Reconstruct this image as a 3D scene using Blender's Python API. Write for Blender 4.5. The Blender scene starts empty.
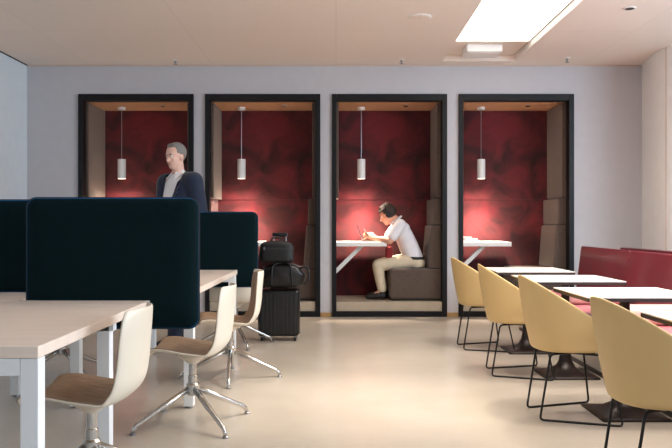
import bpy, bmesh, math, random
from mathutils import Vector, Matrix
random.seed(4)
PI = math.pi
scn = bpy.context.scene
COL = scn.collection

# ------------------------------------------------------------------ materials
def lin(c):
    return tuple(((x/255)/12.92 if x/255 <= .04045 else ((x/255+.055)/1.055)**2.4) for x in c) + (1,)
def mat(name, rgb, rough=.6, metal=0, var=0, vscale=8, bump=0, bscale=200, spec=.5, sheen=0, stretch=(1,1,1), rgb2=None, coat=0, detail=5, dist=0):
    m = bpy.data.materials.new(name); m.use_nodes = True
    nt = m.node_tree; b = nt.nodes['Principled BSDF']
    b.inputs['Base Color'].default_value = lin(rgb)
    b.inputs['Roughness'].default_value = rough
    b.inputs['Metallic'].default_value = metal
    b.inputs['Specular IOR Level'].default_value = spec
    b.inputs['Sheen Weight'].default_value = sheen
    b.inputs['Coat Weight'].default_value = coat
    tc = nt.nodes.new('ShaderNodeTexCoord'); mp = nt.nodes.new('ShaderNodeMapping')
    mp.inputs['Scale'].default_value = stretch
    nt.links.new(tc.outputs['Object'], mp.inputs['Vector'])
    n = nt.nodes.new('ShaderNodeTexNoise'); n.inputs['Scale'].default_value = vscale; n.inputs['Detail'].default_value = detail
    n.inputs['Distortion'].default_value = dist
    nt.links.new(mp.outputs['Vector'], n.inputs['Vector'])
    r = nt.nodes.new('ShaderNodeValToRGB')
    r.color_ramp.elements[0].position = .3; r.color_ramp.elements[1].position = .7
    c = lin(rgb)
    v = var if var else .02
    r.color_ramp.elements[0].color = tuple(x*(1-v) for x in c[:3])+(1,)
    r.color_ramp.elements[1].color = lin(rgb2) if rgb2 else tuple(min(1,x*(1+v)) for x in c[:3])+(1,)
    nt.links.new(n.outputs['Fac'], r.inputs['Fac'])
    nt.links.new(r.outputs['Color'], b.inputs['Base Color'])
    if bump:
        n2 = nt.nodes.new('ShaderNodeTexNoise'); n2.inputs['Scale'].default_value = bscale
        nt.links.new(mp.outputs['Vector'], n2.inputs['Vector'])
        bp = nt.nodes.new('ShaderNodeBump'); bp.inputs['Strength'].default_value = bump; bp.inputs['Distance'].default_value = .01
        nt.links.new(n2.outputs['Fac'], bp.inputs['Height']); nt.links.new(bp.outputs['Normal'], b.inputs['Normal'])
    return m
def emit(name, rgb, s):
    m = bpy.data.materials.new(name); m.use_nodes = True
    b = m.node_tree.nodes['Principled BSDF']
    b.inputs['Base Color'].default_value = lin(rgb)
    b.inputs['Emission Color'].default_value = lin(rgb); b.inputs['Emission Strength'].default_value = s
    return m
M = {}
M['wall']    = mat('painted wall', (196,194,198), .85, bump=.03, bscale=120)
M['wallside']= mat('side wall', (222,231,238), .85, bump=.03, bscale=120)  # cool cast of the daylight is put into this wall colour
M['panelwall']= mat('pale wall panel', (244,242,238), .7, bump=.02)
M['skirt']   = mat('oak skirting', (176,138,88), .5, var=.15, vscale=12, stretch=(1,1,10))
M['frame']   = mat('near black lacquer', (11,11,15), .45, spec=.3)
M['felt']    = mat('dark red suede', (44,8,15), .85, var=.35, vscale=2.6, rgb2=(106,24,35), bump=.25, bscale=3.5, sheen=.2, detail=6, dist=1.2)
M['pad']     = mat('brown grey upholstery', (86,70,61), .85, var=.12, vscale=30, bump=.2, bscale=260, sheen=.2)
M['alcoveceil'] = mat('alcove ceiling veneer', (190,146,112), .6, var=.12, vscale=5, stretch=(1,8,1))
M['platform']= mat('platform vinyl', (178,164,144), .5, var=.05)
M['black']   = mat('matt black', (12,12,13), .6)
M['white']   = mat('white lacquer', (238,236,232), .4)
M['whitemetal']= mat('white powder coat', (236,238,240), .38)
M['desk']    = mat('pale laminate', (236,218,204), .38, var=.04, vscale=3, stretch=(1,6,1))
M['deskedge']= mat('laminate edge', (206,178,158), .5, var=.05, vscale=6)
M['screen']  = mat('dark green blue wool', (1,22,26), .85, var=.15, vscale=60, bump=.25, bscale=420, spec=.12, sheen=.9)
_b = M['screen'].node_tree.nodes['Principled BSDF']; _b.inputs['Sheen Tint'].default_value = (.02,.22,.55,1); _b.inputs['Sheen Roughness'].default_value = .28
M['screenedge']= mat('screen piping', (10,20,28), .6)
M['shell']   = mat('cream plastic shell', (222,211,194), .42, coat=.1)
M['veneer']  = mat('walnut veneer', (160,134,110), .5, var=.3, vscale=9, stretch=(2,14,2), detail=4)
M['rim']     = mat('oak ply edge', (202,160,112), .5, var=.15, vscale=20)
M['chrome']  = mat('polished aluminium', (205,203,200), .2, metal=1)
M['yellow']  = mat('mustard plastic', (212,180,124), .5, var=.03, vscale=4)
M['wire']    = mat('black wire', (18,17,18), .4, metal=.3)
M['tabletop']= mat('white table laminate', (226,221,214), .35)
M['tableedge']= mat('dark table edge', (48,36,34), .5)
M['iron']    = mat('dark cast iron', (44,34,32), .38, metal=.35, var=.1, vscale=20)
M['burgundy']= mat('burgundy vinyl', (96,20,34), .45, var=.08, vscale=3, coat=.15)
M['lit_burgundy']    = mat('rose vinyl', (190,112,122), .45, var=.08, vscale=3, coat=.1)  # burgundy seat vinyl with its overexposed sheen put into the colour
M['glare_pink']   = mat('blush vinyl', (228,196,190), .45, var=.06, vscale=3, coat=.1)  # divider vinyl, paler still: strong glare on the gloss painted in
M['plinth']  = mat('white plinth', (226,216,204), .6)
M['case']    = mat('black polycarbonate', (9,9,11), .3, coat=.15)
M['nylon']   = mat('black nylon', (10,10,12), .6, var=.2, vscale=30, bump=.3, bscale=60)
M['leather'] = mat('soft black leather', (11,10,12), .38, var=.2, vscale=8, bump=.7, bscale=14)
M['silver']  = mat('grey metal', (150,150,155), .3, metal=1)
M['skin']    = mat('skin', (222,162,134), .5, var=.06, vscale=12)
M['skin2']   = mat('skin pale', (232,186,166), .5, var=.06, vscale=12)
M['hair']    = mat('dark brown hair', (48,32,24), .55, var=.3, vscale=40, stretch=(1,1,4), bump=.5, bscale=90)
M['hairgrey']= mat('short grey hair', (128,124,120), .6, var=.25, vscale=50, stretch=(1,1,4), bump=.4, bscale=90)
M['shirtwhite'] = mat('white poplin', (246,244,244), .75, bump=.3, bscale=16)
M['shirt']   = mat('white cotton shirt', (226,222,226), .8, var=.05, vscale=14, bump=.5, bscale=16)
M['chino']   = mat('khaki cotton', (206,190,164), .85, var=.08, vscale=12, bump=.5, bscale=14)
M['suit']    = mat('navy suit wool', (20,32,58), .8, var=.12, vscale=20, bump=.3, bscale=16, sheen=.2)
M['shoe']    = mat('black shoe leather', (20,17,16), .35)
M['lip']     = mat('lips', (176,98,88), .5)
M['eye']     = mat('eye', (236,232,226), .25)
M['iris']    = mat('iris', (50,40,36), .25)
M['red']     = mat('red cloth', (130,26,28), .8, var=.15, vscale=20)
M['glassy']  = mat('screen glass', (20,22,28), .12)
M['ceil']    = mat('ceiling board', (240,226,214), .85)
M['lamp']    = emit('lamp diffuser', (255,236,210), 12)
M['lightpanel'] = emit('daylight white panel', (255,246,236), 1.5)
M['trimlight']= mat('white aluminium trim', (244,240,234), .4)

def floor_mat():
    m = mat('poured resin floor', (172,163,151), .26, var=.05, vscale=1.3, rgb2=(181,172,160), spec=.45)
    return m
M['floor'] = floor_mat()
# ceiling boards: faint joints
def ceil_joints(m):
    nt = m.node_tree; b = nt.nodes['Principled BSDF']
    tc = nt.nodes.new('ShaderNodeTexCoord'); br = nt.nodes.new('ShaderNodeTexBrick')
    br.offset = .0; br.inputs['Scale'].default_value = 1
    br.inputs['Brick Width'].default_value = 1.5; br.inputs['Row Height'].default_value = 1.5
    br.inputs['Mortar Size'].default_value = .004; br.inputs['Mortar Smooth'].default_value = .6
    c = lin((240,226,214))
    br.inputs['Color1'].default_value = c; br.inputs['Color2'].default_value = tuple(x*.975 for x in c[:3])+(1,)
    br.inputs['Mortar'].default_value = tuple(x*.84 for x in c[:3])+(1,)
    nt.links.new(tc.outputs['Object'], br.inputs['Vector']); nt.links.new(br.outputs['Color'], b.inputs['Base Color'])
ceil_joints(M['ceil'])

# ------------------------------------------------------------------ mesh helpers
def link(o, parent=None):
    COL.objects.link(o)
    if parent is not None: o.parent = parent
    return o
def build(name, bm, m, parent=None, smooth=False, bevel=0, seg=3, sub=0, solid=0, loc=None):
    me = bpy.data.meshes.new(name)
    bmesh.ops.recalc_face_normals(bm, faces=bm.faces[:]) if not solid else None
    bm.to_mesh(me); bm.free()
    ms = m if isinstance(m, (list,tuple)) else [m]
    for x in ms: me.materials.append(x)
    if smooth:
        for p in me.polygons: p.use_smooth = True
    o = bpy.data.objects.new(name, me); link(o, parent)
    if loc: o.location = loc
    if solid:
        s = o.modifiers.new('solid', 'SOLIDIFY'); s.thickness = solid; s.offset = 0
    if bevel:
        b = o.modifiers.new('bevel', 'BEVEL'); b.width = bevel; b.segments = seg; b.limit_method = 'ANGLE'; b.angle_limit = math.radians(40)
        for p in me.polygons: p.use_smooth = True
        w = o.modifiers.new('wn', 'WEIGHTED_NORMAL'); w.keep_sharp = True
    if sub:
        s = o.modifiers.new('sub', 'SUBSURF'); s.levels = sub; s.render_levels = sub
    return o
def box(bm, x0, x1, y0, y1, z0, z1, mi=0):
    vs = [bm.verts.new((x,y,z)) for x in (x0,x1) for y in (y0,y1) for z in (z0,z1)]
    for f in ((0,1,3,2),(4,6,7,5),(0,4,5,1),(2,3,7,6),(0,2,6,4),(1,5,7,3)):
        bm.faces.new([vs[i] for i in f]).material_index = mi
    return bm
def B(*a): return box(bmesh.new(), *a)
def prism(bm, pts, axis, a, b):
    """pts polygon in the plane normal to axis ('y': (x,z); 'z': (x,y); 'x': (y,z))"""
    f = {'y': lambda p,t:(p[0],t,p[1]), 'z': lambda p,t:(p[0],p[1],t), 'x': lambda p,t:(t,p[0],p[1])}[axis]
    A = [bm.verts.new(f(p,a)) for p in pts]; Bv = [bm.verts.new(f(p,b)) for p in pts]
    n = len(pts)
    for i in range(n): bm.faces.new((A[i],A[(i+1)%n],Bv[(i+1)%n],Bv[i]))
    bm.faces.new(A[::-1]); bm.faces.new(Bv)
    return bm
def rrect(x0, x1, z0, z1, r, n=6):
    out = []
    for cx, cz, a0 in ((x1-r,z1-r,0),(x0+r,z1-r,90),(x0+r,z0+r,180),(x1-r,z0+r,270)):
        for k in range(n+1):
            a = math.radians(a0+90*k/n); out.append((cx+r*math.cos(a), cz+r*math.sin(a)))
    return out
def lathe(bm, prof, n=32, cx=0, cy=0, caps=True):
    rings = []
    for r, z in prof:
        rings.append([bm.verts.new((cx+r*math.cos(2*PI*k/n), cy+r*math.sin(2*PI*k/n), z)) for k in range(n)])
    for a, b in zip(rings, rings[1:]):
        for k in range(n): bm.faces.new((a[k],a[(k+1)%n],b[(k+1)%n],b[k]))
    if caps:
        bm.faces.new(rings[0][::-1]); bm.faces.new(rings[-1])
    return bm
def tube(bm, pts, r, n=10, closed=False):
    pts = [Vector(p) for p in pts]; rings = []; N = len(pts)
    rs = r if isinstance(r, (list,tuple)) else [r]*N
    up = None
    for i, p in enumerate(pts):
        a = pts[(i-1)%N] if (closed or i>0) else p; c = pts[(i+1)%N] if (closed or i<N-1) else p
        d = (c-a).normalized()
        if up is None:
            up = d.orthogonal().normalized()
        else:
            up = (up - d*up.dot(d)).normalized()
        s = d.cross(up)
        rings.append([bm.verts.new(p+(up*math.cos(2*PI*k/n)+s*math.sin(2*PI*k/n))*rs[i]) for k in range(n)])
    for i in range(N if closed else N-1):
        a, b = rings[i], rings[(i+1)%N]
        for k in range(n): bm.faces.new((a[k],a[(k+1)%n],b[(k+1)%n],b[k]))
    if not closed:
        bm.faces.new(rings[0][::-1]); bm.faces.new(rings[-1])
    return bm
def fillet(pts, r, n=4):
    """round the corners of a polyline"""
    pts = [Vector(p) for p in pts]; out = [pts[0]]
    for a, p, c in zip(pts, pts[1:], pts[2:]):
        d1 = (a-p); d2 = (c-p); q = min(r, d1.length*.45, d2.length*.45)
        s, e = p+d1.normalized()*q, p+d2.normalized()*q
        for k in range(n+1):
            t = k/n; out.append(s*(1-t)**2 + p*2*t*(1-t) + e*t*t)
    out.append(pts[-1]); return out
def smoothpath(pts, n=8):
    """Catmull-Rom"""
    P = [Vector(p) for p in pts]; P = [2*P[0]-P[1]]+P+[2*P[-1]-P[-2]]; out = []
    for i in range(1, len(P)-2):
        for k in range(n):
            t = k/n; a,b,c,d = P[i-1],P[i],P[i+1],P[i+2]
            out.append(.5*((2*b)+(c-a)*t+(2*a-5*b+4*c-d)*t*t+(3*b-a-3*c+d)*t**3))
    out.append(P[-2]); return out
def thing(name, label, cat, loc=(0,0,0), rz=0, group=None):
    o = bpy.data.objects.new(name, None); o.empty_display_size = .1; link(o)
    o.location = loc; o.rotation_euler = (0,0,rz)
    return tag(o, label, cat, group)
def tag(o, label, cat, group=None):
    o['label'] = label; o['category'] = cat
    if group: o['group'] = group
    return o
def structure(o):
    o['kind'] = 'structure'; return o
def copy_tree(o, parent=None):
    kids = [c for c in scn.objects if c.parent == o]
    c = o.copy(); COL.objects.link(c)
    if parent is not None: c.parent = parent
    for k in kids: copy_tree(k, c)
    return c

# ------------------------------------------------------------------ camera
CAMZ, F, YW = 1.13, 746.7, 9.12
cam = bpy.data.objects.new('camera', bpy.data.cameras.new('camera')); link(cam)
cam.location = (0,0,CAMZ); cam.rotation_euler = (PI/2,0,0)
cam.data.lens = F/672*36; cam.data.sensor_width = 36
scn.camera = cam
CEIL = 3.071
XL, XR, YR = -3.773, 5.5, -3.2

# ------------------------------------------------------------------ setting
structure(build('floor', B(XL-.1,XR+.1,YR-.1,10.2,-.1,0), M['floor']))
# ceiling with the light tray
TX0, TX1, TY0, TY1, TD = 1.27, 2.145, 2.6, 8.9, .075
bm = bmesh.new()
box(bm, XL-.1,TX0,YR-.1,YW+.1,CEIL,CEIL+.14); box(bm, TX1,XR+.1,YR-.1,YW+.1,CEIL,CEIL+.14)
box(bm, TX0,TX1,YR-.1,TY0,CEIL,CEIL+.14); box(bm, TX0,TX1,TY1,YW+.1,CEIL,CEIL+.14)
box(bm, TX0,TX1,TY0,TY1,CEIL+TD+.02,CEIL+.14)
structure(build('ceiling', bm, M['ceil']))
structure(build('wall_left', B(XL-.1,XL,YR-.1,YW+.1,0,CEIL), M['wallside']))
# back wall with four openings
PITCH, BX0, BW, BH = 1.545, -3.14, 1.404, 2.714
bm = bmesh.new(); x = XL
for i in range(4):
    a = BX0+PITCH*i
    box(bm, x,a+.02,YW,YW+.1,0,CEIL); box(bm, a+.02,a+BW-.02,YW,YW+.1,BH-.02,CEIL); x = a+BW-.02
box(bm, x,XR,YW,YW+.1,0,CEIL)
structure(build('wall_back', bm, M['wall']))
structure(build('trim_1', B(XL,3.7,YW-.012,YW,CEIL-.012,CEIL), M['deskedge']))
structure(build('trim_2', B(XL,XL+.012,YR,YW-.012,CEIL-.01,CEIL), M['black']))
k = 0
for a, b in ((XL,BX0),(BX0+BW,BX0+PITCH),(BX0+PITCH+BW,BX0+2*PITCH),(BX0+2*PITCH+BW,BX0+3*PITCH),(BX0+3*PITCH+BW,3.7)):
    k += 1
    structure(build('baseboard_back_%d' % k, B(a+.002,b-.002,YW-.012,YW,0,.05), M['skirt'], bevel=.003))
# right wall: a rounded, panelled return in front of the back wall
path = smoothpath([(3.735,YW),(3.665,8.75),(3.615,8.42),(3.63,8.2),(3.72,8.08),(3.95,8.02),(4.5,8.0),(XR,8.0)], 20)
structure(build('wall_right', prism(bmesh.new(), [(p.x,p.y) for p in path]+[(XR,YW)], 'z', 0, CEIL), M['panelwall'], smooth=False))
bm = bmesh.new()
for (x, y) in ((3.628,8.205),):
    box(bm, x-.004,x+.002,y-.004,y+.004,0,CEIL)
structure(build('trim_3', bm, M['deskedge']))
bm = bmesh.new()
box(bm, XR,XR+.1,YR-.1,-.8,0,CEIL); box(bm, XR,XR+.1,6.0,8.0,0,CEIL); box(bm, XR,XR+.1,-.8,6.0,0,1.5); box(bm, XR,XR+.1,-.8,6.0,2.7,CEIL)
structure(build('wall_far_right', bm, M['wallside']))
bm = bmesh.new()
box(bm, XR+.03,XR+.08,-.8,6.0,1.5,1.55); box(bm, XR+.03,XR+.08,-.8,6.0,2.65,2.7)
for i in range(5):
    y = -.8+6.75*i/4; box(bm, XR+.03,XR+.08,y,y+.05,1.55,2.65)
structure(build('window_2', bm, M['whitemetal']))
# wall behind the camera with a window band
bm = bmesh.new()
WX0, WX1, WZ0, WZ1 = -2.9, 4.6, .5, 2.75
box(bm, XL,WX0,YR-.1,YR,0,CEIL); box(bm, WX1,XR,YR-.1,YR,0,CEIL)
box(bm, WX0,WX1,YR-.1,YR,0,WZ0); box(bm, WX0,WX1,YR-.1,YR,WZ1,CEIL)
structure(build('wall_rear', bm, M['wall']))
bm = bmesh.new()
box(bm, WX0,WX1,YR-.08,YR-.03,WZ0,WZ0+.05); box(bm, WX0,WX1,YR-.08,YR-.03,WZ1-.05,WZ1)
for i in range(5):
    x = WX0+(WX1-WX0-.05)*i/4; box(bm, x,x+.05,YR-.08,YR-.03,WZ0+.05,WZ1-.05)
structure(build('window_1', bm, M['whitemetal']))

# ------------------------------------------------------------------ ceiling things
t = thing('ceiling_light_panel', 'long bright white light panel recessed in a tray in the ceiling', 'ceiling light', (1.7,5.5,CEIL+TD))
build('diffuser', B(TX0-1.7+.01,TX1-1.7-.022,TY0+.02-5.5,8.22-5.5,-.004,.012), M['lightpanel'], t)
bm = bmesh.new()
box(bm, TX1-1.7-.006,TX1-1.7-.001,TY0+.01-5.5,TY1-.01-5.5,-TD+.004,.012)
build('side_trim', bm, M['trimlight'], t)
build('shadow_gap', B(TX1-1.7-.0215,TX1-1.7-.0065,TY0+.02-5.5,8.22-5.5,.0,.012), M['iron'], t)
build('end_panel', B(TX0-1.7+.002,TX1-1.7-.03,8.225-5.5,TY1-.005-5.5,.0,.014), M['ceil'], t)
t = thing('ceiling_air_unit', 'flat white rectangular unit mounted beyond the end of the light panel', 'air vent', (1.665,8.53,CEIL+TD))
build('housing', B(-.2,.2,-.17,.17,-.085,0), M['white'], t, bevel=.012)
build('grille', B(-.17,.17,-.14,.14,-.09,-.086), M['trimlight'], t, bevel=.002)
t = thing('ceiling_speaker', 'round flush white disc in the ceiling left of the light panel', 'ceiling speaker', (.785,7.0,CEIL))
build('rim', lathe(bmesh.new(), [(.115,0),(.115,-.006),(.1,-.009)], 40), M['trimlight'], t)
build('mesh_cover', lathe(bmesh.new(), [(.099,-.001),(.099,-.011),(.05,-.014),(.004,-.015)], 40), M['ceil'], t)
t = thing('recessed_downlight', 'small dark recessed spotlight in the ceiling near the right corner', 'downlight', (2.64,6.71,CEIL))
build('ring', lathe(bmesh.new(), [(.055,0),(.055,-.005),(.042,-.008)], 28), M['trimlight'], t)
build('reflector', lathe(bmesh.new(), [(.041,-.001),(.041,-.0085),(.01,-.0095)], 28), M['iron'], t)
for (x, y, lab) in ((-1.90,8.83,'small ceiling sprinkler above the leftmost alcove'),(.77,8.8,'small ceiling sprinkler above the alcove with the seated man'),(2.70,8.72,'small ceiling sprinkler right of the light panel')):
    t = thing('ceiling_sprinkler', lab, 'sprinkler', (x,y,CEIL), 0, 'ceiling sprinklers along the back wall')
    build('rosette', lathe(bmesh.new(), [(.04,0),(.04,-.006),(.015,-.012)], 20), M['trimlight'], t)
    build('head', lathe(bmesh.new(), [(.012,-.011),(.012,-.03),(.006,-.032),(.006,-.05),(.025,-.051),(.025,-.055)], 16), M['silver'], t)

# ------------------------------------------------------------------ alcove booths
FLZ, BCZ, BD = .18, 2.633, .80
def make_booth():
    t = thing('booth_alcove', '', 'booth', (BX0,YW,0))
    bm = bmesh.new(); y0, y1 = -.035, .1
    box(bm, 0,.055,y0,y1,0,BH); box(bm, BW-.06,BW,y0,y1,0,BH)
    box(bm, .055,BW-.06,y0,y1,BCZ,BH); box(bm, .055,BW-.06,y0,y1,0,.068)
    build('frame', bm, M['frame'], t, bevel=.004)
    build('platform', B(.021,BW-.021,.1,BD+.05,0,FLZ), M['platform'], t)
    build('platform_edge', B(.056,BW-.061,-.012,.1,.068,FLZ), M['platform'], t)
    build('ceiling_panel', B(-.05,BW+.05,.1,BD+.06,BCZ,BCZ+.08), M['alcoveceil'], t)
    build('upper_back_panel', B(-.02,BW+.02,BD-.006,BD+.05,1.452,BCZ), M['felt'], t)
    build('lower_back_panel', B(-.02,BW+.02,BD,BD+.05,FLZ,1.444), M['felt'], t)
    build('seam_filler', B(-.02,BW+.02,BD+.012,BD+.05,1.4445,1.4515), M['black'], t)
    build('side_wall', B(-.03,.03,.1,BD,FLZ,BCZ), M['felt'], t)
    build('side_wall', B(BW-.03,BW+.03,.1,BD,FLZ,BCZ), M['felt'], t)
    build('side_pad', B(.03,.082,.105,BD-.011,1.452,BCZ-.002), M['pad'], t, bevel=.012)
    return t
BLAB = ['leftmost black-framed alcove booth, behind the standing man in a suit',
        'black-framed alcove booth lined in dark red, directly behind the stacked black luggage',
        'black-framed alcove booth in which the man with headphones sits',
        'rightmost black-framed alcove booth, empty, behind the yellow chairs']
def make_bench():
    t = thing('booth_bench', '', 'bench', (BX0,YW,FLZ))
    z = FLZ
    build('base', B(.74,BW-.034,.125,BD-.02,0,.019), M['black'], t)
    build('seat', B(.72,BW-.032,.105,BD-.011,.02,.397), M['pad'], t, bevel=.025, seg=4)
    # backrest cushions, stepping back towards the top
    bm = prism(bmesh.new(), [(1.19,.40),(BW-.032,.40),(BW-.032,.935),(1.228,.935)], 'y', .105, BD-.011)
    build('back_cushion', bm, M['pad'], t, bevel=.022, seg=4)
    build('back_cushion', B(1.25,BW-.032,.105,BD-.011,.939,1.267), M['pad'], t, bevel=.022, seg=4)
    build('upper_pad', B(1.30,BW-.032,.105,BD-.011,1.272,BCZ-FLZ-.003), M['pad'], t, bevel=.015)
    return t
def make_btable():
    t = thing('wall_table', '', 'table', (BX0,YW,FLZ))
    build('tabletop', B(.031,.68,.13,.74,.672,.726), M['white'], t, bevel=.004)
    bm = prism(bmesh.new(), [(.031,.30),(.031,.37),(.335,.671),(.405,.671)], 'y', .30, .345)
    build('strut', bm, M['white'], t, bevel=.003)
    build('wall_bracket', B(.031,.05,.2,.66,.575,.671), M['white'], t)
    return t
def make_pendant():
    t = thing('pendant_lamp', '', 'pendant lamp', (BX0+.376,YW+.51,BCZ))
    build('canopy', lathe(bmesh.new(), [(.05,0),(.05,-.028),(.046,-.032),(.006,-.034)], 28), M['white'], t)
    build('cord', tube(bmesh.new(), [(0,0,-.034),(0,0,-.668)], .004, 8), M['silver'], t)
    b0, b1 = -.92, -.668
    bm = bmesh.new()
    lathe(bm, [(.006,b1+.004),(.05,b1),(.052,b1-.004),(.052,b0),(.048,b0),(.048,b0+.03)], 36, caps=False)
    build('shade', bm, M['white'], t, smooth=False)
    build('bulb', lathe(bmesh.new(), [(.002,b0+.036),(.047,b0+.034),(.047,b0+.028),(.002,b0+.027)], 28, caps=True), M['lamp'], t)
    return t
def make_dl():
    t = thing('alcove_downlight', '', 'downlight', (BX0+.94,YW+.36,BCZ))
    build('ring', lathe(bmesh.new(), [(.04,0),(.04,-.006),(.03,-.012)], 24), M['silver'], t)
    build('lens', lathe(bmesh.new(), [(.029,-.002),(.029,-.013),(.004,-.014)], 24), M['glassy'], t)
    return t
where = ['in the leftmost alcove, left of the standing man', 'in the alcove behind the stacked luggage', 'in the alcove with the seated man', 'in the empty rightmost alcove behind the yellow chairs']
protos = [make_booth(), make_bench(), make_btable(), make_pendant(), make_dl()]
bx = [p.location.x for p in protos]
for i in range(4):
    for j, p in enumerate(protos):
        o = p if i == 0 else copy_tree(p)
        o.location.x = bx[j]+PITCH*i
        o['label'] = [BLAB[i], 'brown upholstered bench with stacked back cushions '+where[i], 'white wall-mounted table with diagonal strut '+where[i],
                      'white cylinder pendant lamp hanging '+where[i], 'tiny round spotlight in the wooden ceiling '+where[i]][j]
        o['group'] = ['alcove booths along the back wall','benches in the alcoves','wall tables in the alcoves','pendant lamps in the alcoves','spotlights in the alcove ceilings'][j]
    sp = bpy.data.lights.new('pendant_light', 'SPOT'); sp.energy = 235; sp.spot_size = math.radians(82); sp.spot_blend = .9
    sp.color = (1,.80,.62); sp.shadow_soft_size = .045
    sw_ = bpy.data.lights.new('pendant_spill', 'SPOT'); sw_.energy = 38; sw_.spot_size = math.radians(150); sw_.spot_blend = 1; sw_.color = (1,.80,.62); sw_.shadow_soft_size = .045
    so = link(bpy.data.objects.new('pendant_spill', sw_)); so.location = (BX0+.376+PITCH*i, YW+.51, BCZ-.925)
    so = link(bpy.data.objects.new('pendant_light', sp)); so.location = (BX0+.376+PITCH*i, YW+.51, BCZ-.925)

# ------------------------------------------------------------------ desks and screens
def desk(name, label, x0, x1, y0, y1, legs, z=.725):
    t = thing(name, label, 'desk', ((x0+x1)/2,(y0+y1)/2,0), 0, 'pale desks on white frames')
    cx, cy = (x0+x1)/2, (y0+y1)/2
    build('desktop', B(x0-cx,x1-cx,y0-cy,y1-cy,z-.04,z), M['desk'], t, bevel=.003)
    ys = sorted({l[1] for l in legs}); xs = sorted({l[0] for l in legs})
    bm = bmesh.new()
    xa, xb, ya, yb = xs[0]-cx, xs[-1]-cx, ys[0]-cy, ys[-1]-cy
    w = .03
    for yy in (ya, yb): box(bm, xa+w+.001,xb-w-.001,yy-w,yy+w-.01,z-.098,z-.041)
    box(bm, -.03,.03,ya+w+.001,yb-w-.001,z-.098,z-.041)
    build('underframe', bm, M['whitemetal'], t)
    for (lx, ly) in legs:
        l = build('leg', B(lx-cx-w,lx-cx+w,ly-cy-w,ly-cy+w,.012,z-.041), M['whitemetal'], t, bevel=.003)
        build('foot', lathe(bmesh.new(), [(.022,0),(.022,.008),(.012,.012)], 16, lx-cx, ly-cy), M['silver'], l)
    return t
desk('desk', 'pale desk nearest the camera at the left edge, its white corner leg in front', -1.80,-.985, 2.47,3.96, [(-1.016,2.502),(-1.77,2.502),(-1.095,3.54),(-1.70,3.54)])
desk('desk', 'pale desk behind the front green screen with two cream chairs beside it', -1.64,-.872, 4.46,6.6, [(-.903,4.6),(-1.60,4.6),(-.903,6.5),(-1.60,6.5)])
desk('desk', 'pale desk at the far left edge under the lower dark screen', -2.65,-1.69, 3.975,4.98, [(-2.6,4.05),(-2.1,4.05),(-2.6,4.9),(-2.1,4.9)])
def screen(label, x0, x1, y, z0, z1, th=.045):
    cx = (x0+x1)/2
    t = thing('desk_screen', label, 'desk screen', (cx,y,z0), 0, 'padded fabric desk screens')
    a, b, h = x0-cx, x1-cx, z1-z0
    # padded faces pillow out from the edge
    def pad(s):
        bm = bmesh.new(); rings = []
        for (ins, d) in ((0,.006),(.006,.018),(.02,.03),(.045,.040),(.075,.046),(.11,.049)):
            rings.append([bm.verts.new((p[0],s*d,p[1])) for p in rrect(a+ins,b-ins,ins,h-ins,.055-ins*.25,8)])
        for r1, r2 in zip(rings, rings[1:]):
            n = len(r1)
            for k in range(n): bm.faces.new((r1[k],r1[(k+1)%n],r2[(k+1)%n],r2[k]))
        bm.faces.new(rings[-1]); bm.faces.new(rings[0][::-1])
        return build('fabric_pad', bm, M['screen'], t, smooth=True)
    pad(-1); pad(1)
    build('edge_band', prism(bmesh.new(), rrect(a-.004,b+.004,-.004,h+.004,.057,8), 'y', -.0075, .0075), M['screenedge'], t)
    bm = bmesh.new()
    for xx in (-.25,.1): box(bm, xx,xx+.05,-.055,-.027,.085,.145)
    return t
screen('large dark green screen standing at the end of the nearest desk', -1.655,-.734, 4.0, .572,1.27)
screen('dark green screen at the far left edge, partly behind the large screen', -2.62,-1.675, 4.36, .735,1.27)
screen('smaller blue-green screen at the far desk end, left of the luggage', -1.62,-.697, 6.65, .57,1.237)

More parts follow.
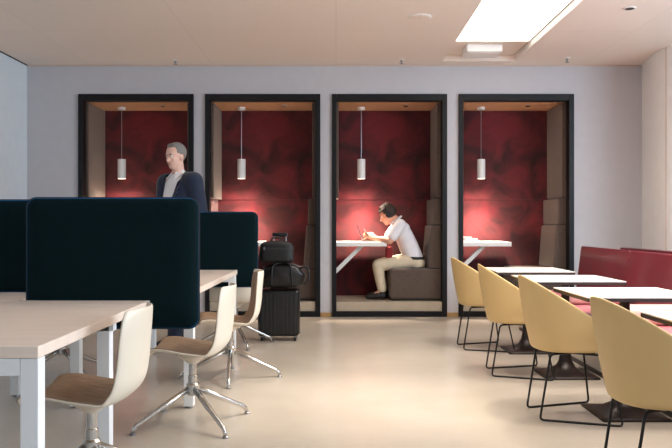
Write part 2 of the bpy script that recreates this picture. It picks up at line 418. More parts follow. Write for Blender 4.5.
# ------------------------------------------------------------------ cream swivel chairs
def make_swivel():
    t = thing('swivel_chair', '', 'chair')
    prof = smoothpath([(.225,0,.400),(.205,0,.424),(.13,0,.428),(.01,0,.408),(-.08,0,.400),(-.15,0,.418),(-.198,0,.468),(-.218,0,.55),(-.228,0,.67),(-.24,0,.79)], 5)
    N = len(prof)
    def surf(off, j0, j1, wscale=1.0):
        rows = []
        for i in range(j0, j1):
            p = prof[i]; d = (prof[min(i+1,N-1)]-prof[max(i-1,0)]).normalized(); nrm = Vector((d.z,0,-d.x))
            if nrm.z < 0 and nrm.x < 0: nrm = -nrm
            u = i/(N-1)
            # half width along the profile: seat wide, waist slightly narrower, rounded top and front
            w = .222+.012*math.sin(u*PI) - .02*max(0,(u-.45)/.55)
            if u > .90: w *= math.sqrt(max(.2,1-((u-.90)/.115)**2))*.35+.65
            if u < .07: w *= .88+.12*(u/.07)
            back = max(0,min(1,(u-.42)/.2))
            row = []
            for k in range(13):
                v = (k-6)/6*wscale
                q = Vector((p.x, v*w, p.z)) - nrm*0
                q.x += back*.055*abs(v)**2.4 ; q.z += (1-back)*.03*abs(v)**3 - (.006 if u<.06 else 0)*abs(v)
                q += Vector((nrm.x,0,nrm.z))*(-off)
                row.append(q)
            rows.append(row)
        return rows
    def grid(rows):
        bm = bmesh.new(); V = [[bm.verts.new(q) for q in r] for r in rows]
        for a, b in zip(V, V[1:]):
            for k in range(len(a)-1): bm.faces.new((a[k],b[k],b[k+1],a[k+1]))
        return bm
    build('shell', grid(surf(0,0,N)), M['shell'], t, smooth=True, solid=.012, sub=1)
    build('veneer_lining', grid(surf(-.0085,1,N-1,.965)), M['veneer'], t, smooth=True, solid=.004, sub=1)
    build('seat_mount', lathe(bmesh.new(), [(.03,.345),(.045,.36),(.085,.386),(.085,.396)], 24), M['shell'], t)
    build('stem', lathe(bmesh.new(), [(.026,.17),(.026,.275),(.022,.28),(.022,.35)], 24), M['chrome'], t, smooth=False)
    hub = build('hub', lathe(bmesh.new(), [(.028,.165),(.036,.175),(.036,.225),(.027,.235)], 24), M['chrome'], t)
    for k in range(4):
        a = PI/4+k*PI/2
        c, s = math.cos(a), math.sin(a)
        pts = fillet([(.02*c,.02*s,.205),(.20*c,.20*s,.115),(.345*c,.345*s,.045),(.36*c,.36*s,.012)], .03, 4)
        l = build('leg', tube(bmesh.new(), pts, [.017-.006*min(1,i/(len(pts)-3)) for i in range(len(pts))], 10), M['chrome'], t, smooth=True)
        build('glide', lathe(bmesh.new(), [(.016,0),(.016,.008),(.010,.013)], 14, .36*c, .36*s), M['silver'], l)
    return t
sw = [(-1.02,3.12,180,0,'cream swivel chair pulled up to the nearest desk, at the lower left'),
      (-.81,4.22,180,-6,'cream swivel chair right below the large green screen, its chrome star base fully visible'),
      (-.775,5.48,191,-50,'cream swivel chair turned to show its wooden inside, just left of the suitcase'),
      (-.94,7.0,90,-20,'cream swivel chair behind the smaller blue-green screen, only its lower part showing'),
      (-1.71,2.98,0,10,'cream swivel chair on the far side of the nearest desk, half hidden under it'),
      (-2.02,5.5,0,5,'cream swivel chair on the far side of the second desk, only its base showing')]
p0 = make_swivel()
for i, (x, y, a, br, lab) in enumerate(sw):
    o = p0 if i == 0 else copy_tree(p0)
    o.location = (x,y,0); o.rotation_euler.z = math.radians(a); o['label'] = lab; o['group'] = 'cream swivel chairs at the desks'
    if i:
        for c in scn.objects:
            if c.parent == o and c.name.split('.')[0] in ('leg',): c.rotation_euler.z = math.radians(br)

# ------------------------------------------------------------------ mustard tub chairs
def make_tub():
    t = thing('tub_chair', '', 'chair')
    T = 33
    def outline(R, xf, sq):
        out = []
        for i in range(T):
            u = -1+2*i/(T-1); s = 1 if u >= 0 else -1; a = abs(u)
            if a < .62:
                ph = a/.62*PI/2; x = -R*abs(math.cos(ph))**sq; y = R*abs(math.sin(ph))**sq*s
                out.append((x-.02, y))
            else:
                k = (a-.62)/.38; out.append((-.02+(xf+.02)*k, R*s*(1-.06*k*k)))
        return out
    base = outline(.195,.17,.85); top = outline(.268,.185,.92)
    bm = bmesh.new()
    levels = [(-.30,.396,0),(-.06,.398,0),(.01,.410,0),(.06,.440,0)]
    rings = []
    for (ins, z, _) in levels:
        if ins < 0: rings.append([bm.verts.new(((x+.02)*(1+ins)-.02 if x < -.02 else x, y*(1+ins), z)) for (x,y) in base])
        else: rings.append([bm.verts.new((x+(X-x)*ins*1.2, y+(Yy-y)*ins*1.2, z)) for (x,y),(X,Yy) in zip(base,top)])
    for k in (.2,.4,.6,.8,.93,1):
        r = []
        for (x,y),(X,Yy) in zip(base, top):
            zt = .83-(X+.288)*(.30/.46)
            if X > .10: zt -= (X-.10)*.2
            f = .072+.928*k; ff = math.sin(f*PI/2)**.9
            xx = x+(X-x)*(.55*f+.45*ff); yy = y+(Yy-y)*(.55*f+.45*ff)
            r.append(bm.verts.new((xx,yy,.440+(zt-.440)*k)))
        rings.append(r)
    for a, b in zip(rings, rings[1:]):
        for k in range(T-1): bm.faces.new((a[k],a[k+1],b[k+1],b[k]))
    r = rings[0]
    for k in range(T//2):
        q = [r[k],r[k+1],r[T-2-k],r[T-1-k]]
        if k+1 == T-2-k: q = [r[k],r[k+1],r[T-1-k]]
        q2 = []
        for v in q:
            if v not in q2: q2.append(v)
        bm.faces.new(q2)
    bmesh.ops.recalc_face_normals(bm, faces=bm.faces[:])
    build('shell', bm, M['yellow'], t, smooth=True, solid=.012, sub=1)
    for s in (1,-1):
        pts = fillet([(-.02,.10*s,.383),(-.15,.15*s,.383),(-.21,.145*s,.007),(.215,.285*s,.007),(.15,.20*s,.383),(-.02,.10*s,.383)], .025, 4)
        build('sled_leg', tube(bmesh.new(), pts, .0065, 8), M['wire'], t, smooth=True)
    build('leg_bracket', B(-.12,.12,-.11,.11,.379,.3885), M['wire'], t, bevel=.002)
    return t
tubs = [(1.38,4.43,'mustard tub chair third from the back wall, with a square iron table base behind it'),
        (1.37,3.12,'mustard tub chair nearest the camera, at the lower right corner'),
        (1.37,5.66,'mustard tub chair second from the back wall'),
        (1.345,6.83,'mustard tub chair nearest the back wall')]
p0 = make_tub()
for i, (x, y, lab) in enumerate(tubs):
    o = p0 if i == 0 else copy_tree(p0)
    o.location = (x,y,0); o['label'] = lab; o['group'] = 'mustard tub chairs along the cafe tables'
    o.rotation_euler.z = math.radians((0,3,-3,2)[i])

# ------------------------------------------------------------------ cafe tables
def make_cafe():
    t = thing('cafe_table', '', 'table')
    h = .33
    top = build('tabletop', B(-h,h,-h,h,.718,.725), M['tabletop'], t, bevel=.0015)
    build('edge_band', B(-h+.001,h-.001,-h+.001,h-.001,.699,.7175), M['tableedge'], t)
    # square plate rising into a trumpet column
    bm = bmesh.new(); rings = []; n = 48
    for (r, z, sq) in ((.195,0,1),(.195,.014,1),(.16,.022,.9),(.11,.036,.6),(.07,.065,.3),(.048,.11,0),(.036,.18,0),(.031,.28,0)):
        ring = []
        for k in range(n):
            a = 2*PI*k/n; c, s = math.cos(a), math.sin(a); m = max(abs(c),abs(s))
            q = r*(1/m*sq+(1-sq)*1.0)
            ring.append(bm.verts.new((q*c,q*s,z)))
        rings.append(ring)
    for a, b in zip(rings, rings[1:]):
        for k in range(n): bm.faces.new((a[k],a[(k+1)%n],b[(k+1)%n],b[k]))
    bm.faces.new(rings[0][::-1]); bm.faces.new(rings[-1])
    build('base', bm, M['iron'], t, smooth=True)
    build('column', lathe(bmesh.new(), [(.03,.281),(.03,.687)], 28), M['iron'], t, smooth=False)
    build('top_bracket', B(-.2,.2,-.2,.2,.688,.6985), M['iron'], t, bevel=.003)
    return t
cafes = [(1.72,4.45,'white square cafe table in front of the third mustard chair from the back wall'),
         (1.74,3.13,'white square cafe table nearest the camera, only its corner showing at the right edge'),
         (1.72,5.6,'white square cafe table beside the second mustard chair from the back wall'),
         (1.70,6.66,'white square cafe table nearest the back wall')]
p0 = make_cafe()
for i, (x, y, lab) in enumerate(cafes):
    o = p0 if i == 0 else copy_tree(p0)
    o.location = (x,y,0); o['label'] = lab; o['group'] = 'square cafe tables by the banquette'

# ------------------------------------------------------------------ banquettes
t = thing('banquette', 'long burgundy banquette, sheen painted into its pale seat, behind the cafe tables', 'banquette', (2.35,5.0,0))
Y0, Y1 = 1.2, 7.97
ox, oy = 2.35, 5.0
build('plinth', B(1.97-ox,2.68-ox,Y0-oy,Y1-oy,.0,.30), M['plinth'], t)
build('kick_strip', B(1.955-ox,1.968-ox,Y0-oy,Y1-oy,0,.03), M['iron'], t)
seams = [Y0, 2.67, 3.99, 5.31, 6.64, Y1]
for a, b in zip(seams, seams[1:]):
    build('seat_cushion', B(1.94-ox,2.62-ox,a+.004-oy,b-.004-oy,.302,.43), M['lit_burgundy'], t, bevel=.03, seg=4)
    bm = prism(bmesh.new(), [(2.555-ox,.45),(2.70-ox,.43),(2.72-ox,.885),(2.61-ox,.897)], 'y', a+.008-oy, b-.008-oy)
    build('back_cushion', bm, M['burgundy'], t, bevel=.018, seg=4)
for y in (5.2, 6.55, 3.88, 2.55):
    build('divider', B(2.0-ox,2.54-ox,y-.1-oy,y+.1-oy,.432,.565), M['glare_pink'], t, bevel=.05, seg=5)
t = thing('banquette', 'second burgundy banquette by the right wall, only its top edge showing', 'banquette', (3.3,5.0,0))
ox = 3.3
build('plinth', B(3.2-ox,3.55-ox,1.2-oy,7.6-oy,0,.3), M['plinth'], t)
build('seat_cushion', B(3.19-ox,3.58-ox,1.2-oy,7.6-oy,.302,.43), M['lit_burgundy'], t, bevel=.03)
build('back_cushion', B(3.09-ox,3.18-ox,1.2-oy,8.13-oy,.0,.876), M['burgundy'], t, bevel=.012)

# ------------------------------------------------------------------ luggage
sx, sy = -.555, 7.3
t = thing('suitcase', 'black ribbed cabin suitcase standing on the floor under two bags', 'suitcase', (sx,sy,0))
hw, hd = .2, .115
sh = build('shell', B(-hw,hw,-hd,hd,.045,.5), M['case'], t, bevel=.035, seg=4)
bm = bmesh.new()
for k in range(9):
    if k in (4,): continue
    x = -.155+.31*k/8; box(bm, x-.009,x+.009,-hd-.005,-hd+.002,.09,.455)
build('ribs', bm, M['case'], sh, bevel=.003)
build('zip_band', B(-hw-.002,hw+.002,-.008,.008,.06,.503), M['nylon'], t, bevel=.001)
build('top_handle', tube(bmesh.new(), fillet([(-.075,-.03,.497),(-.075,-.03,.512),(.075,-.03,.512),(.075,-.03,.497)], .012), .007, 8), M['case'], t, smooth=True)
bm = bmesh.new()
for xx in (-.06,.06): tube(bm, [(xx,.095,.5),(xx,.095,1.02)], .007, 8)
build('telescopic_pole', bm, M['silver'], t)
build('pull_handle', B(-.075,.075,.078,.112,1.005,1.045), M['case'], t, bevel=.01)
for xx in (-.16,.16):
    for yy in (-.085,.085):
        w = build('wheel', tube(bmesh.new(), [(xx-.011,yy,.024),(xx+.011,yy,.024)], .024, 18), M['case'], t)
        build('wheel_fork', B(xx-.016,xx+.016,yy-.02,yy+.02,.036,.05), M['silver'], w, bevel=.003)
def softbag(bm, x0, x1, y0, y1, z0, z1, ex, sag=0, seed=0):
    """superellipsoid with creases"""
    rnd = random.Random(seed); n, m = 36, 18
    cx,cy,cz = (x0+x1)/2,(y0+y1)/2,(z0+z1)/2; a,b,c = (x1-x0)/2,(y1-y0)/2,(z1-z0)/2
    def P(v,e): return math.copysign(abs(v)**e, v)
    rows = []
    for j in range(m+1):
        ph = -PI/2+PI*j/m; row = []
        for k in range(n):
            th = 2*PI*k/n
            x = a*P(math.cos(ph),ex)*P(math.cos(th),ex); y = b*P(math.cos(ph),ex)*P(math.sin(th),ex); z = c*P(math.sin(ph),ex)
            w = 1+.025*math.sin(7*x/a+3*z/c+seed)+.02*math.sin(11*z/c-5*x/a+seed*2)
            zz = cz+z - (sag*(x/a)**2 if z > 0 else 0)
            row.append(bm.verts.new((cx+x*w, cy+y*w, zz)))
        rows.append(row)
    for r1, r2 in zip(rows, rows[1:]):
        for k in range(n): bm.faces.new((r1[k],r1[(k+1)%n],r2[(k+1)%n],r2[k]))
    bmesh.ops.remove_doubles(bm, verts=bm.verts[:], dist=.0005)
    return bm
t = thing('duffel_bag', 'soft shiny black duffel bag lying across the suitcase', 'bag', (sx+.035,sy-.03,.515))
build('body', softbag(bmesh.new(), -.225,.225,-.13,.1,0,.235,.55,.05,1), M['leather'], t, smooth=True)
build('zip', tube(bmesh.new(), smoothpath([(-.19,-.02,.193),(-.1,-.02,.225),(0,-.02,.236),(.1,-.02,.225),(.19,-.02,.193)],4), .006, 8), M['silver'], t)
build('strap', tube(bmesh.new(), smoothpath([(.17,-.1,.19),(.235,-.11,.2),(.262,-.12,.13),(.245,-.12,.06),(.21,-.12,.04)],5), .011, 8), M['nylon'], t, smooth=True)
build('strap', tube(bmesh.new(), smoothpath([(-.10,-.125,.03),(-.095,-.14,.12),(-.08,-.11,.215),(0,-.08,.242),(.08,-.11,.215),(.095,-.14,.12),(.10,-.125,.03)],5), .01, 8), M['nylon'], t, smooth=True)
t = thing('briefcase_bag', 'black nylon work bag sitting on top of the duffel bag', 'bag', (sx-.02,sy-.04,.752))
build('body', softbag(bmesh.new(), -.165,.165,-.1,.07,0,.215,.38,.02,4), M['nylon'], t, smooth=True)
build('front_pocket', softbag(bmesh.new(), -.135,.13,-.125,-.07,.02,.15,.35,0,5), M['nylon'], t, smooth=True)
build('handle', tube(bmesh.new(), smoothpath([(-.05,-.03,.208),(-.045,-.03,.238),(0,-.03,.245),(.045,-.03,.238),(.05,-.03,.208)],5), .008, 8), M['nylon'], t, smooth=True)
build('buckle', B(-.12,-.105,-.135,-.122,.13,.16), M['silver'], t, bevel=.002)

# ------------------------------------------------------------------ people
def ball(bm, c, r, scale=(1,1,1), rot=None, sub=3):
    mtx = Matrix.Translation(Vector(c)) @ (rot.to_4x4() if rot else Matrix.Identity(4)) @ Matrix.Diagonal((r*scale[0],r*scale[1],r*scale[2],1))
    bmesh.ops.create_icosphere(bm, subdivisions=sub, radius=1, matrix=mtx)
def cap(bm, a, b, ra, rb, flat=1, n=18):
    """tapered limb with rounded ends"""
    a, b = Vector(a), Vector(b); ball(bm, a, ra, sub=2); ball(bm, b, rb, sub=2)
    tube(bm, [a,b], [ra,rb], n)
def chain(bm, pts, rs):
    for (a,b),(ra,rb) in zip(zip(pts,pts[1:]), zip(rs,rs[1:])): cap(bm, a, b, ra, rb)
def slab(bm, secs, n=28):
    """torso loft: (centre, half depth x, half width y, tilt vector) sections"""
    rings = []
    for (c, hx, hy) in secs:
        rings.append([bm.verts.new((c[0]+hx*math.copysign(abs(math.cos(2*PI*k/n))**.85,math.cos(2*PI*k/n)), c[1]+hy*math.copysign(abs(math.sin(2*PI*k/n))**.85,math.sin(2*PI*k/n)), c[2])) for k in range(n)])
    for a, b in zip(rings, rings[1:]):
        for k in range(n): bm.faces.new((a[k],a[(k+1)%n],b[(k+1)%n],b[k]))
    bm.faces.new(rings[0][::-1]); bm.faces.new(rings[-1])
def fuse(name, bm, m, parent, voxel=.008, smooth=4, cut=None, solid=0):
    """melt overlapping volumes into one continuous skin"""
    bmesh.ops.recalc_face_normals(bm, faces=bm.faces[:])
    me = bpy.data.meshes.new(name); bm.to_mesh(me); bm.free()
    o = bpy.data.objects.new(name, me); COL.objects.link(o)
    r = o.modifiers.new('r','REMESH'); r.mode = 'VOXEL'; r.voxel_size = voxel
    if smooth:
        s = o.modifiers.new('s','SMOOTH'); s.iterations = smooth; s.factor = .5
    bpy.context.view_layer.update()
    dg = bpy.context.evaluated_depsgraph_get()
    nm = bpy.data.meshes.new_from_object(o.evaluated_get(dg))
    bpy.data.objects.remove(o); bpy.data.meshes.remove(me)
    if cut:
        b2 = bmesh.new(); b2.from_mesh(nm)
        bmesh.ops.delete(b2, geom=[v for v in b2.verts if cut(v.co)], context='VERTS')
        b2.to_mesh(nm); b2.free()
    nm.name = name; nm.materials.clear(); nm.materials.append(m)
    for p in nm.polygons: p.use_smooth = True
    o = bpy.data.objects.new(name, nm); link(o, parent)
    if solid:
        s = o.modifiers.new('solid','SOLIDIFY'); s.thickness = solid; s.offset = 1
    return o
def head_geo(bm, HM, s=1.0):
    """head in its own frame: origin at the skull centre, +x face, z up, HM places it"""
    def T(p): return HM @ Vector(p)
    R = HM.to_3x3()
    ball(bm, T((-.012,0,.025)), 1, (.098*s,.077*s,.092*s), R)            # skull
    ball(bm, T((.022,0,-.035)), 1, (.066*s,.062*s,.088*s), R)            # face
    ball(bm, T((.052,0,-.098)), 1, (.030*s,.034*s,.024*s), R)            # chin
    ball(bm, T((.0,0,-.07)), 1, (.06*s,.056*s,.05*s), R)                 # jaw
    cap(bm, T((.080,0,.004)), T((.104,0,-.038)), .010, .014)             # nose
    ball(bm, T((.078,0,.022)), 1, (.018,.048,.012), R)                   # brow
    ball(bm, T((.082,0,-.071)), 1, (.012,.026,.009), R)                  # lips
    for sd in (1,-1):
        ball(bm, T((-.005,.079*sd,-.016)), 1, (.022,.011,.034), R)       # ears
        ball(bm, T((.056,.036*sd,-.03)), 1, (.026,.022,.022), R)         # cheeks
def face_parts(HM, root, hairm, brow=True):
    R = HM.to_3x3()
    for sd in (1,-1):
        bm = bmesh.new(); ball(bm, HM @ Vector((.0785,.031*sd,.0)), .0105, rot=R); e = build('eye', bm, M['eye'], root, smooth=True)
        bm = bmesh.new(); ball(bm, HM @ Vector((.0868,.031*sd,-.001)), .0046, rot=R); build('iris', bm, M['iris'], e, smooth=True)
        bm = bmesh.new(); tube(bm, [HM @ Vector(p) for p in ((.090,.014*sd,.019),(.091,.032*sd,.024),(.080,.05*sd,.018))], [.0035,.0045,.002], 8)
        build('eyebrow', bm, hairm, root, smooth=True)
    bm = bmesh.new(); tube(bm, [HM @ Vector(p) for p in ((.083,-.024,-.072),(.094,-.01,-.069),(.095,0,-.0705),(.094,.01,-.069),(.083,.024,-.072))], [.002,.0045,.005,.0045,.002], 8)
    build('lips', bm, M['lip'], root, smooth=True)
def hand(bm, wrist, d, palm_n, curl=.5, s=1.0):
    """d: direction of the hand, palm_n: the way the palm faces; five separate bent fingers"""
    w = Vector(wrist); d = Vector(d).normalized(); n = Vector(palm_n); n = (n-d*n.dot(d)).normalized(); l = d.cross(n)
    for k in range(4):
        v = (k-1.5)*.021*s
        cap(bm, w+d*.012*s+l*v*.7, w+d*.085*s+l*v, .017*s, .013*s)
        L = (.036,.042,.040,.031)[k]*s; p = w+d*.088*s+l*v; dd = d.copy()
        for j in range(3):
            a = curl*(.5+.35*j); dd = (d*math.cos(a*1.0)+n*math.sin(a*1.0)).normalized()
            q = p+dd*L*(1,.72,.55)[j]
            cap(bm, p, q, (.0095-.0012*j)*s, (.0085-.0012*j)*s); p = q
    p = w+d*.03*s-l*.03*s; q = p+(d*.7-l*.55+n*.35).normalized()*.045*s; r_ = q+(d*.9-l*.1+n*.35).normalized()*.034*s
    cap(bm, p, q, .014*s, .011*s); cap(bm, q, r_, .0105*s, .0085*s)

def rot(ax, deg): return Matrix.Rotation(math.radians(deg), 4, ax)

# --- seated man (local frame: +x is where he faces, +y his left, z from the platform)
sroot = thing('person', 'seated man in white short-sleeved shirt and khaki trousers, wearing headphones, at the laptop', 'person', (1.0,YW+.36,FLZ), PI)
Z = FLZ
HM = Matrix.Translation((.35,0,1.175)) @ rot('Y', 26)
hip, chest, neck = Vector((.03,0,.60)), Vector((.155,0,.97)), Vector((.245,0,1.095))
sh = {1: Vector((.20,.185,1.045)), -1: Vector((.20,-.185,1.045))}
el = {1: Vector((.335,.24,.845)), -1: Vector((.345,-.22,.85))}
wr = {1: Vector((.51,.13,.880)), -1: Vector((.50,-.08,.872))}
hd = {1: Vector((.8,-.25,.30)), -1: Vector((1,.25,.05))}
knee = {1: Vector((.475,.12,.535)), -1: Vector((.46,-.13,.535))}
ank = {1: Vector((.425,.12,.205)), -1: Vector((.385,-.13,.205))}
bm = bmesh.new()
head_geo(bm, HM)
chain(bm, [neck-Vector((.05,0,.05)), neck+Vector((.02,0,.03)), HM @ Vector((-.015,0,-.06))], [.066,.056,.054])
for s in (1,-1):
    chain(bm, [sh[s], el[s], wr[s]], [.056,.042,.028]); cap(bm, el[s]+(wr[s]-el[s])*.25, wr[s], .042,.027)
    hand(bm, wr[s], hd[s], (0,-s*.4,-1) if s < 0 else (.1,-.8,-.3), .55)
    chain(bm, [hip+Vector((0,.08*s,0)), knee[s], ank[s]], [.088,.056,.04])
    cap(bm, ank[s], ank[s]+Vector((.12,0,-.055)), .036, .026)
slab(bm, [((-.0,0,.53),.09,.14),((.03,0,.62),.10,.15),((.085,0,.78),.095,.15),((.15,0,.95),.10,.165),((.2,0,1.06),.075,.14)])
cap(bm, sh[1], sh[-1], .06, .06)
fuse('body', bm, M['skin'], sroot, .007, 3)
face_parts(HM, sroot, M['hair'])
# shirt
bm = bmesh.new()
slab(bm, [((.012,0,.60),.125,.175),((.03,0,.65),.130,.18),((.07,0,.75),.132,.185),((.12,0,.87),.128,.19),((.165,0,.98),.118,.195),((.205,0,1.06),.085,.165),((.225,0,1.09),.06,.09)])
cap(bm, sh[1]-Vector((0,.015,0)), sh[-1]+Vector((0,.015,0)), .075, .075)
cap(bm, sh[1]-Vector((.045,.06,.05)), sh[-1]-Vector((.045,-.06,.05)), .085, .085)
for s in (1,-1):
    m_ = sh[s]+(el[s]-sh[s])*.72; cap(bm, sh[s], m_, .072, .068)
shirt = fuse('shirt', bm, M['shirt'], sroot, .009, 4)
bm = bmesh.new()
tube(bm, [neck+Vector((-.005,0,.012))+Vector((.066*math.cos(a),.068*math.sin(a),-.045*math.cos(a))) for a in [2*PI*k/24 for k in range(24)]], .014, 8, True)
build('collar', bm, M['shirt'], shirt, smooth=True)
# trousers, belt, shoes
bm = bmesh.new()
slab(bm, [((-.015,0,.51),.11,.165),((-.005,0,.56),.130,.18),((.01,0,.63),.126,.178)])
for s in (1,-1):
    h = hip+Vector((-.0,.09*s,-.0))
    chain(bm, [h, knee[s], knee[s]+(ank[s]-knee[s])*.45, ank[s]+Vector((0,0,.03))], [.098,.074,.066,.056])
fuse('trousers', bm, M['chino'], sroot, .009, 3)
bm = bmesh.new(); n = 40
ring = [Vector((.012+.132*math.copysign(abs(math.cos(a))**.85,math.cos(a)), .183*math.copysign(abs(math.sin(a))**.85,math.sin(a)), .628)) for a in [2*PI*k/n for k in range(n)]]
rings = []
for dz, g in ((-.016,1),(-.016,1.03),(.016,1.03),(.016,1)): rings.append([bm.verts.new((p.x*g,p.y*g,p.z+dz)) for p in ring])
for a, b in zip(rings, rings[1:]+rings[:1]):
    for k in range(n): bm.faces.new((a[k],a[(k+1)%n],b[(k+1)%n],b[k]))
build('belt', bm, M['shoe'], sroot, smooth=True)
for s in (1,-1):
    bm = bmesh.new(); a = ank[s]
    g = .107
    cap(bm, (a.x-.02,a.y,g+.05), (a.x+.06,a.y,g+.052), .047, .046); cap(bm, (a.x+.06,a.y,g+.046), (a.x+.175,a.y,g+.038), .044, .034); cap(bm, (a.x,a.y,g+.06),(a.x,a.y,g+.1),.045,.045)
    fuse('shoe', bm, M['shoe'], sroot, .007, 3, cut=lambda v: v.z < g)
# hair: skull cap mass, swept
def hair(name, HM, m, root, thick, fringe, cutf):
    bm = bmesh.new(); R = HM.to_3x3()
    ball(bm, HM @ Vector((-.018,0,.032)), 1, (.100+thick,.079+thick,.092+thick), R, 4)
    for p, r in fringe: ball(bm, HM @ Vector(p), r, sub=2)
    inv = HM.inverted()
    return fuse(name, bm, m, root, .006, 2, cut=lambda v: cutf(inv @ v), solid=.004)
hair('hair', HM, M['hair'], sroot, .012, [((.035,.02,.10),.03),((.03,-.03,.10),.03),((-.05,0,.1),.045)],
     lambda p: (p.x > .045 and p.z < .055) or (p.x > -.02 and p.z < -.0+.3*(p.x+.02)) or p.z < -.062)
hp = bmesh.new()
tube(hp, [HM @ Vector((-.012, .098*math.cos(a), .02+.122*math.sin(a))) for a in [PI*k/16 for k in range(17)]], .009, 8)
hp_o = build('headphones', hp, M['black'], sroot, smooth=True)
for s in (1,-1):
    bm = bmesh.new(); R = HM.to_3x3()
    ball(bm, HM @ Vector((-.008,.094*s,-.005)), 1, (.036,.02,.044), R)
    build('ear_cup', bm, M['black'], hp_o, smooth=True)
for c in scn.objects:
    if c.parent == sroot: c.location.z -= .105
# red pouch on his lap
t = thing('red_pouch', 'small red cloth pouch hanging at the seated man\'s lap by the table edge', 'pouch', (.665,YW+.25,.70))
build('body', softbag(bmesh.new(), -.045,.045,-.05,.05,0,.15,.6,0,3), M['red'], t, smooth=True)
build('cord', tube(bmesh.new(), smoothpath([(-.01,0,.155),(.02,0,.20),(.06,0,.25)],5), .004, 6), M['red'], t)
# laptop and phone
t = thing('laptop', 'thin grey open laptop on the alcove table in front of the seated man', 'laptop', (.36,YW+.42,FLZ+.7265), 0)
build('keyboard_base', B(-.02,.21,-.15,.15,0,.012), M['silver'], t, bevel=.003)
bm = prism(bmesh.new(), [(-.02,.012),(-.012,.012),(-.088,.205),(-.096,.205)], 'y', -.15, .15)
lid = build('screen', bm, M['silver'], t)
build('display', prism(bmesh.new(), [(-.0125,.0165),(-.0115,.0165),(-.0865,.2),(-.0875,.2)], 'y', -.14, .14), M['glassy'], lid)
t = thing('smartphone', 'pale smartphone held up in the seated man\'s hand', 'phone', (.395,YW+.27,1.012), 0)
bm = bmesh.new(); box(bm, -.0045,.0045,-.036,.036,-.06,.075)
ph = build('case', bm, M['white'], t, bevel=.003); ph.rotation_euler.y = math.radians(-42)
d = build('display', B(.0046,.0052,-.033,.033,-.055,.07), M['glassy'], t); d.rotation_euler.y = math.radians(-42)
# papers on the right alcove table
t = thing('paper_stack', 'small stack of white folded papers on the rightmost alcove table', 'papers', (BX0+3*PITCH+.19,YW+.28,FLZ+.7265))
for k, (a, w, h) in enumerate(((0,.11,.022),(14,.085,.02),(-9,.05,.018))):
    z = (0,.0225,.043)[k]
    o = build('folded_paper', B(-w,w,-.08,.08,z,z+h), M['white'], t, bevel=.002); o.rotation_euler.z = math.radians(a); o.location.x = -.015*k

# --- standing man
PX, PY = -1.495, 7.12
troot = thing('person', 'standing grey-haired man in a navy suit and open white shirt behind the screens', 'person', (PX,PY,0), math.radians(230))
HM = Matrix.Translation((.045,.0,1.775)) @ rot('Z', 6) @ rot('Y', 8)
bm = bmesh.new(); head_geo(bm, HM, 1.05)
chain(bm, [(.0,0,1.54),(.01,0,1.62),HM @ Vector((-.012,0,-.06))], [.07,.06,.058])
sh = {1:(-.005,.205,1.53), -1:(-.005,-.205,1.53)}; el = {1:(-.03,.265,1.22), -1:(-.02,-.265,1.22)}; wr = {1:(.06,.27,.97), -1:(.05,-.27,.97)}
for s in (1,-1):
    chain(bm, [sh[s], el[s], wr[s]], [.058,.045,.030]); hand(bm, wr[s], (.1,0,-1), (0,-s,0), .35)
    chain(bm, [(0,.095*s,.98),(.02+.08*s,.10*s,.53),(-.01+.14*s,.10*s,.10)], [.09,.06,.042])
    cap(bm, (-.01+.14*s,.10*s,.07), (.12+.14*s,.11*s,.04), .036, .028)
slab(bm, [((0,0,.92),.10,.15),((0,0,1.05),.105,.155),((.01,0,1.2),.105,.155),((.01,0,1.38),.115,.175),((0,0,1.52),.085,.17),((0,0,1.57),.06,.09)])
fuse('body', bm, M['skin2'], troot, .008, 3)
face_parts(HM, troot, M['hairgrey'])
hair('hair', HM, M['hairgrey'], troot, .003, [((.03,.02,.093),.028),((.03,-.02,.093),.028)],
     lambda p: (p.x > .04 and p.z < .082) or (p.x > -.015 and p.z < .005+.4*(p.x+.015)) or p.z < -.055)
bm = bmesh.new()
slab(bm, [((.004,0,1.0),.118,.165),((.01,0,1.2),.118,.166),((.012,0,1.38),.126,.182),((.0,0,1.52),.095,.175),((.0,0,1.575),.075,.10),((.01,0,1.60),.068,.075)])
fuse('shirt', bm, M['shirtwhite'], troot, .009, 3)
bm = bmesh.new()
for s in (1,-1):     # open collar points
    prismpts = [Vector((.0,.062*s,1.645)),Vector((.07,.03*s,1.615)),Vector((.108,.062*s,1.545)),Vector((.055,.085*s,1.59)),Vector((-.03,.075*s,1.62))]
    vs = [bm.verts.new(p) for p in prismpts]; bm.faces.new(vs)
bmesh.ops.recalc_face_normals(bm, faces=bm.faces[:])
build('collar', bm, M['shirtwhite'], troot, solid=.008)
bm = bmesh.new()
slab(bm, [((.0,0,.83),.145,.20),((.0,0,1.0),.145,.195),((.008,0,1.2),.140,.190),((.01,0,1.38),.150,.205),((-.005,0,1.52),.115,.195),((-.015,0,1.59),.085,.11),((-.02,0,1.615),.075,.085)])
cap(bm, (-.005,.19,1.535), (-.005,-.19,1.535), .075, .075)
for s in (1,-1): chain(bm, [sh[s], el[s], (wr[s][0],wr[s][1],wr[s][2]+.03)], [.082,.066,.05])
fuse('jacket', bm, M['suit'], troot, .01, 4, cut=lambda v: (v.x > .0 and abs(v.y) < .125*max(0,min(1,(v.z-1.06)/.36)) and v.z > 1.06) or v.z > 1.632, solid=.012)
bm = bmesh.new()
for s in (1,-1):     # lapels
    pts = [Vector((.15,.014*s,1.10)),Vector((.168,.105*s,1.36)),Vector((.132,.155*s,1.46)),Vector((.055,.135*s,1.575)),Vector((.10,.108*s,1.52)),Vector((.158,.07*s,1.32))]
    bm.faces.new([bm.verts.new(p) for p in pts])
bmesh.ops.recalc_face_normals(bm, faces=bm.faces[:])
build('lapel', bm, M['suit'], troot, solid=.012)
bm = bmesh.new()
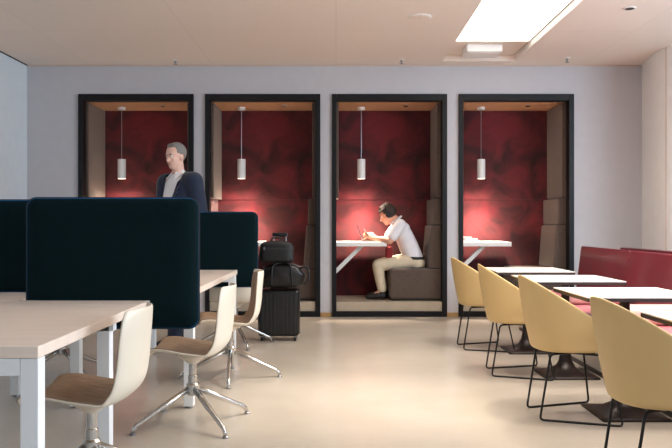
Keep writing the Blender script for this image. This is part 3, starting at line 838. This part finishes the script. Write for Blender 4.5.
slab(bm, [((0,0,.86),.125,.175),((0,0,.98),.125,.17),((0,0,1.04),.115,.165)])
for s in (1,-1): chain(bm, [(0,.095*s,.92),(.02+.08*s,.10*s,.53),(-.01+.14*s,.10*s,.09)], [.105,.08,.068])
fuse('trousers', bm, M['suit'], troot, .01, 3)
for s in (1,-1):
    bm = bmesh.new(); x = -.01+.14*s
    cap(bm, (x-.03,.10*s,.045),(x+.08,.105*s,.045),.043,.043); cap(bm, (x+.08,.105*s,.04),(x+.19,.11*s,.035),.042,.032)
    fuse('shoe', bm, M['shoe'], troot, .008, 3, cut=lambda v: v.z < .0)

# ------------------------------------------------------------------ light
def area(name, loc, rot_, sx_, sy_, e, col):
    l = bpy.data.lights.new(name, 'AREA'); l.shape = 'RECTANGLE'; l.size = sx_; l.size_y = sy_; l.energy = e; l.color = col
    o = link(bpy.data.objects.new(name, l)); o.location = loc; o.rotation_euler = rot_; return o
def spot(name, loc, e, ang, col, blend=.6, soft=.05, tilt=(0,0,0)):
    l = bpy.data.lights.new(name, 'SPOT'); l.energy = e; l.spot_size = math.radians(ang); l.spot_blend = blend; l.color = col; l.shadow_soft_size = soft
    o = link(bpy.data.objects.new(name, l)); o.location = loc; o.rotation_euler = tilt; return o
WARM = (1,.91,.78)
area('window_daylight', (XR-.04,2.6,2.1), (0,PI/2,0), 1.1, 6.6, 250, (.66,.84,1))
area('rear_daylight', ((WX0+WX1)/2,YR+.02,(WZ0+WZ1)/2), (PI/2,0,0), WX1-WX0-.2, WZ1-WZ0-.2, 12, (.80,.90,1))
area('panel_light', (1.70,4.8,CEIL+.05), (0,0,0), .8, 4.4, 60, (1,.93,.85)).data.spread = math.radians(150)
for y, e in ((2.9,40),(4.2,105),(5.7,105)): spot('panel_spot', (1.60,y,CEIL+.05), e, 95, (1,.90,.76), .6, .03)
for (x, y, e) in ((.3,5.4,80),(.1,7.4,60),(2.64,6.71,60),(2.64,4.4,60),(-2.6,7.6,50)):  # downlights, with warm fill beams added that have no fitting
    spot('downlight_and_fill', (x,y,CEIL-.02), e, 76, WARM, .9, .05)
spot('downlight_and_fill', (.05,4.75,CEIL-.02), 230, 42, WARM, 1, .05)
w = bpy.data.worlds.new('world'); scn.world = w; w.use_nodes = True
w.node_tree.nodes['Background'].inputs['Color'].default_value = (.75,.86,1,1)
w.node_tree.nodes['Background'].inputs['Strength'].default_value = .6
vs = scn.view_settings
vs.view_transform = 'Standard'; vs.look = 'None'; vs.exposure = .46; vs.gamma = 1; vs.use_curve_mapping = False
scn.cycles.use_denoising = True
scn.cycles.max_bounces = 10; scn.cycles.diffuse_bounces = 6
scn.cycles.sample_clamp_indirect = 6
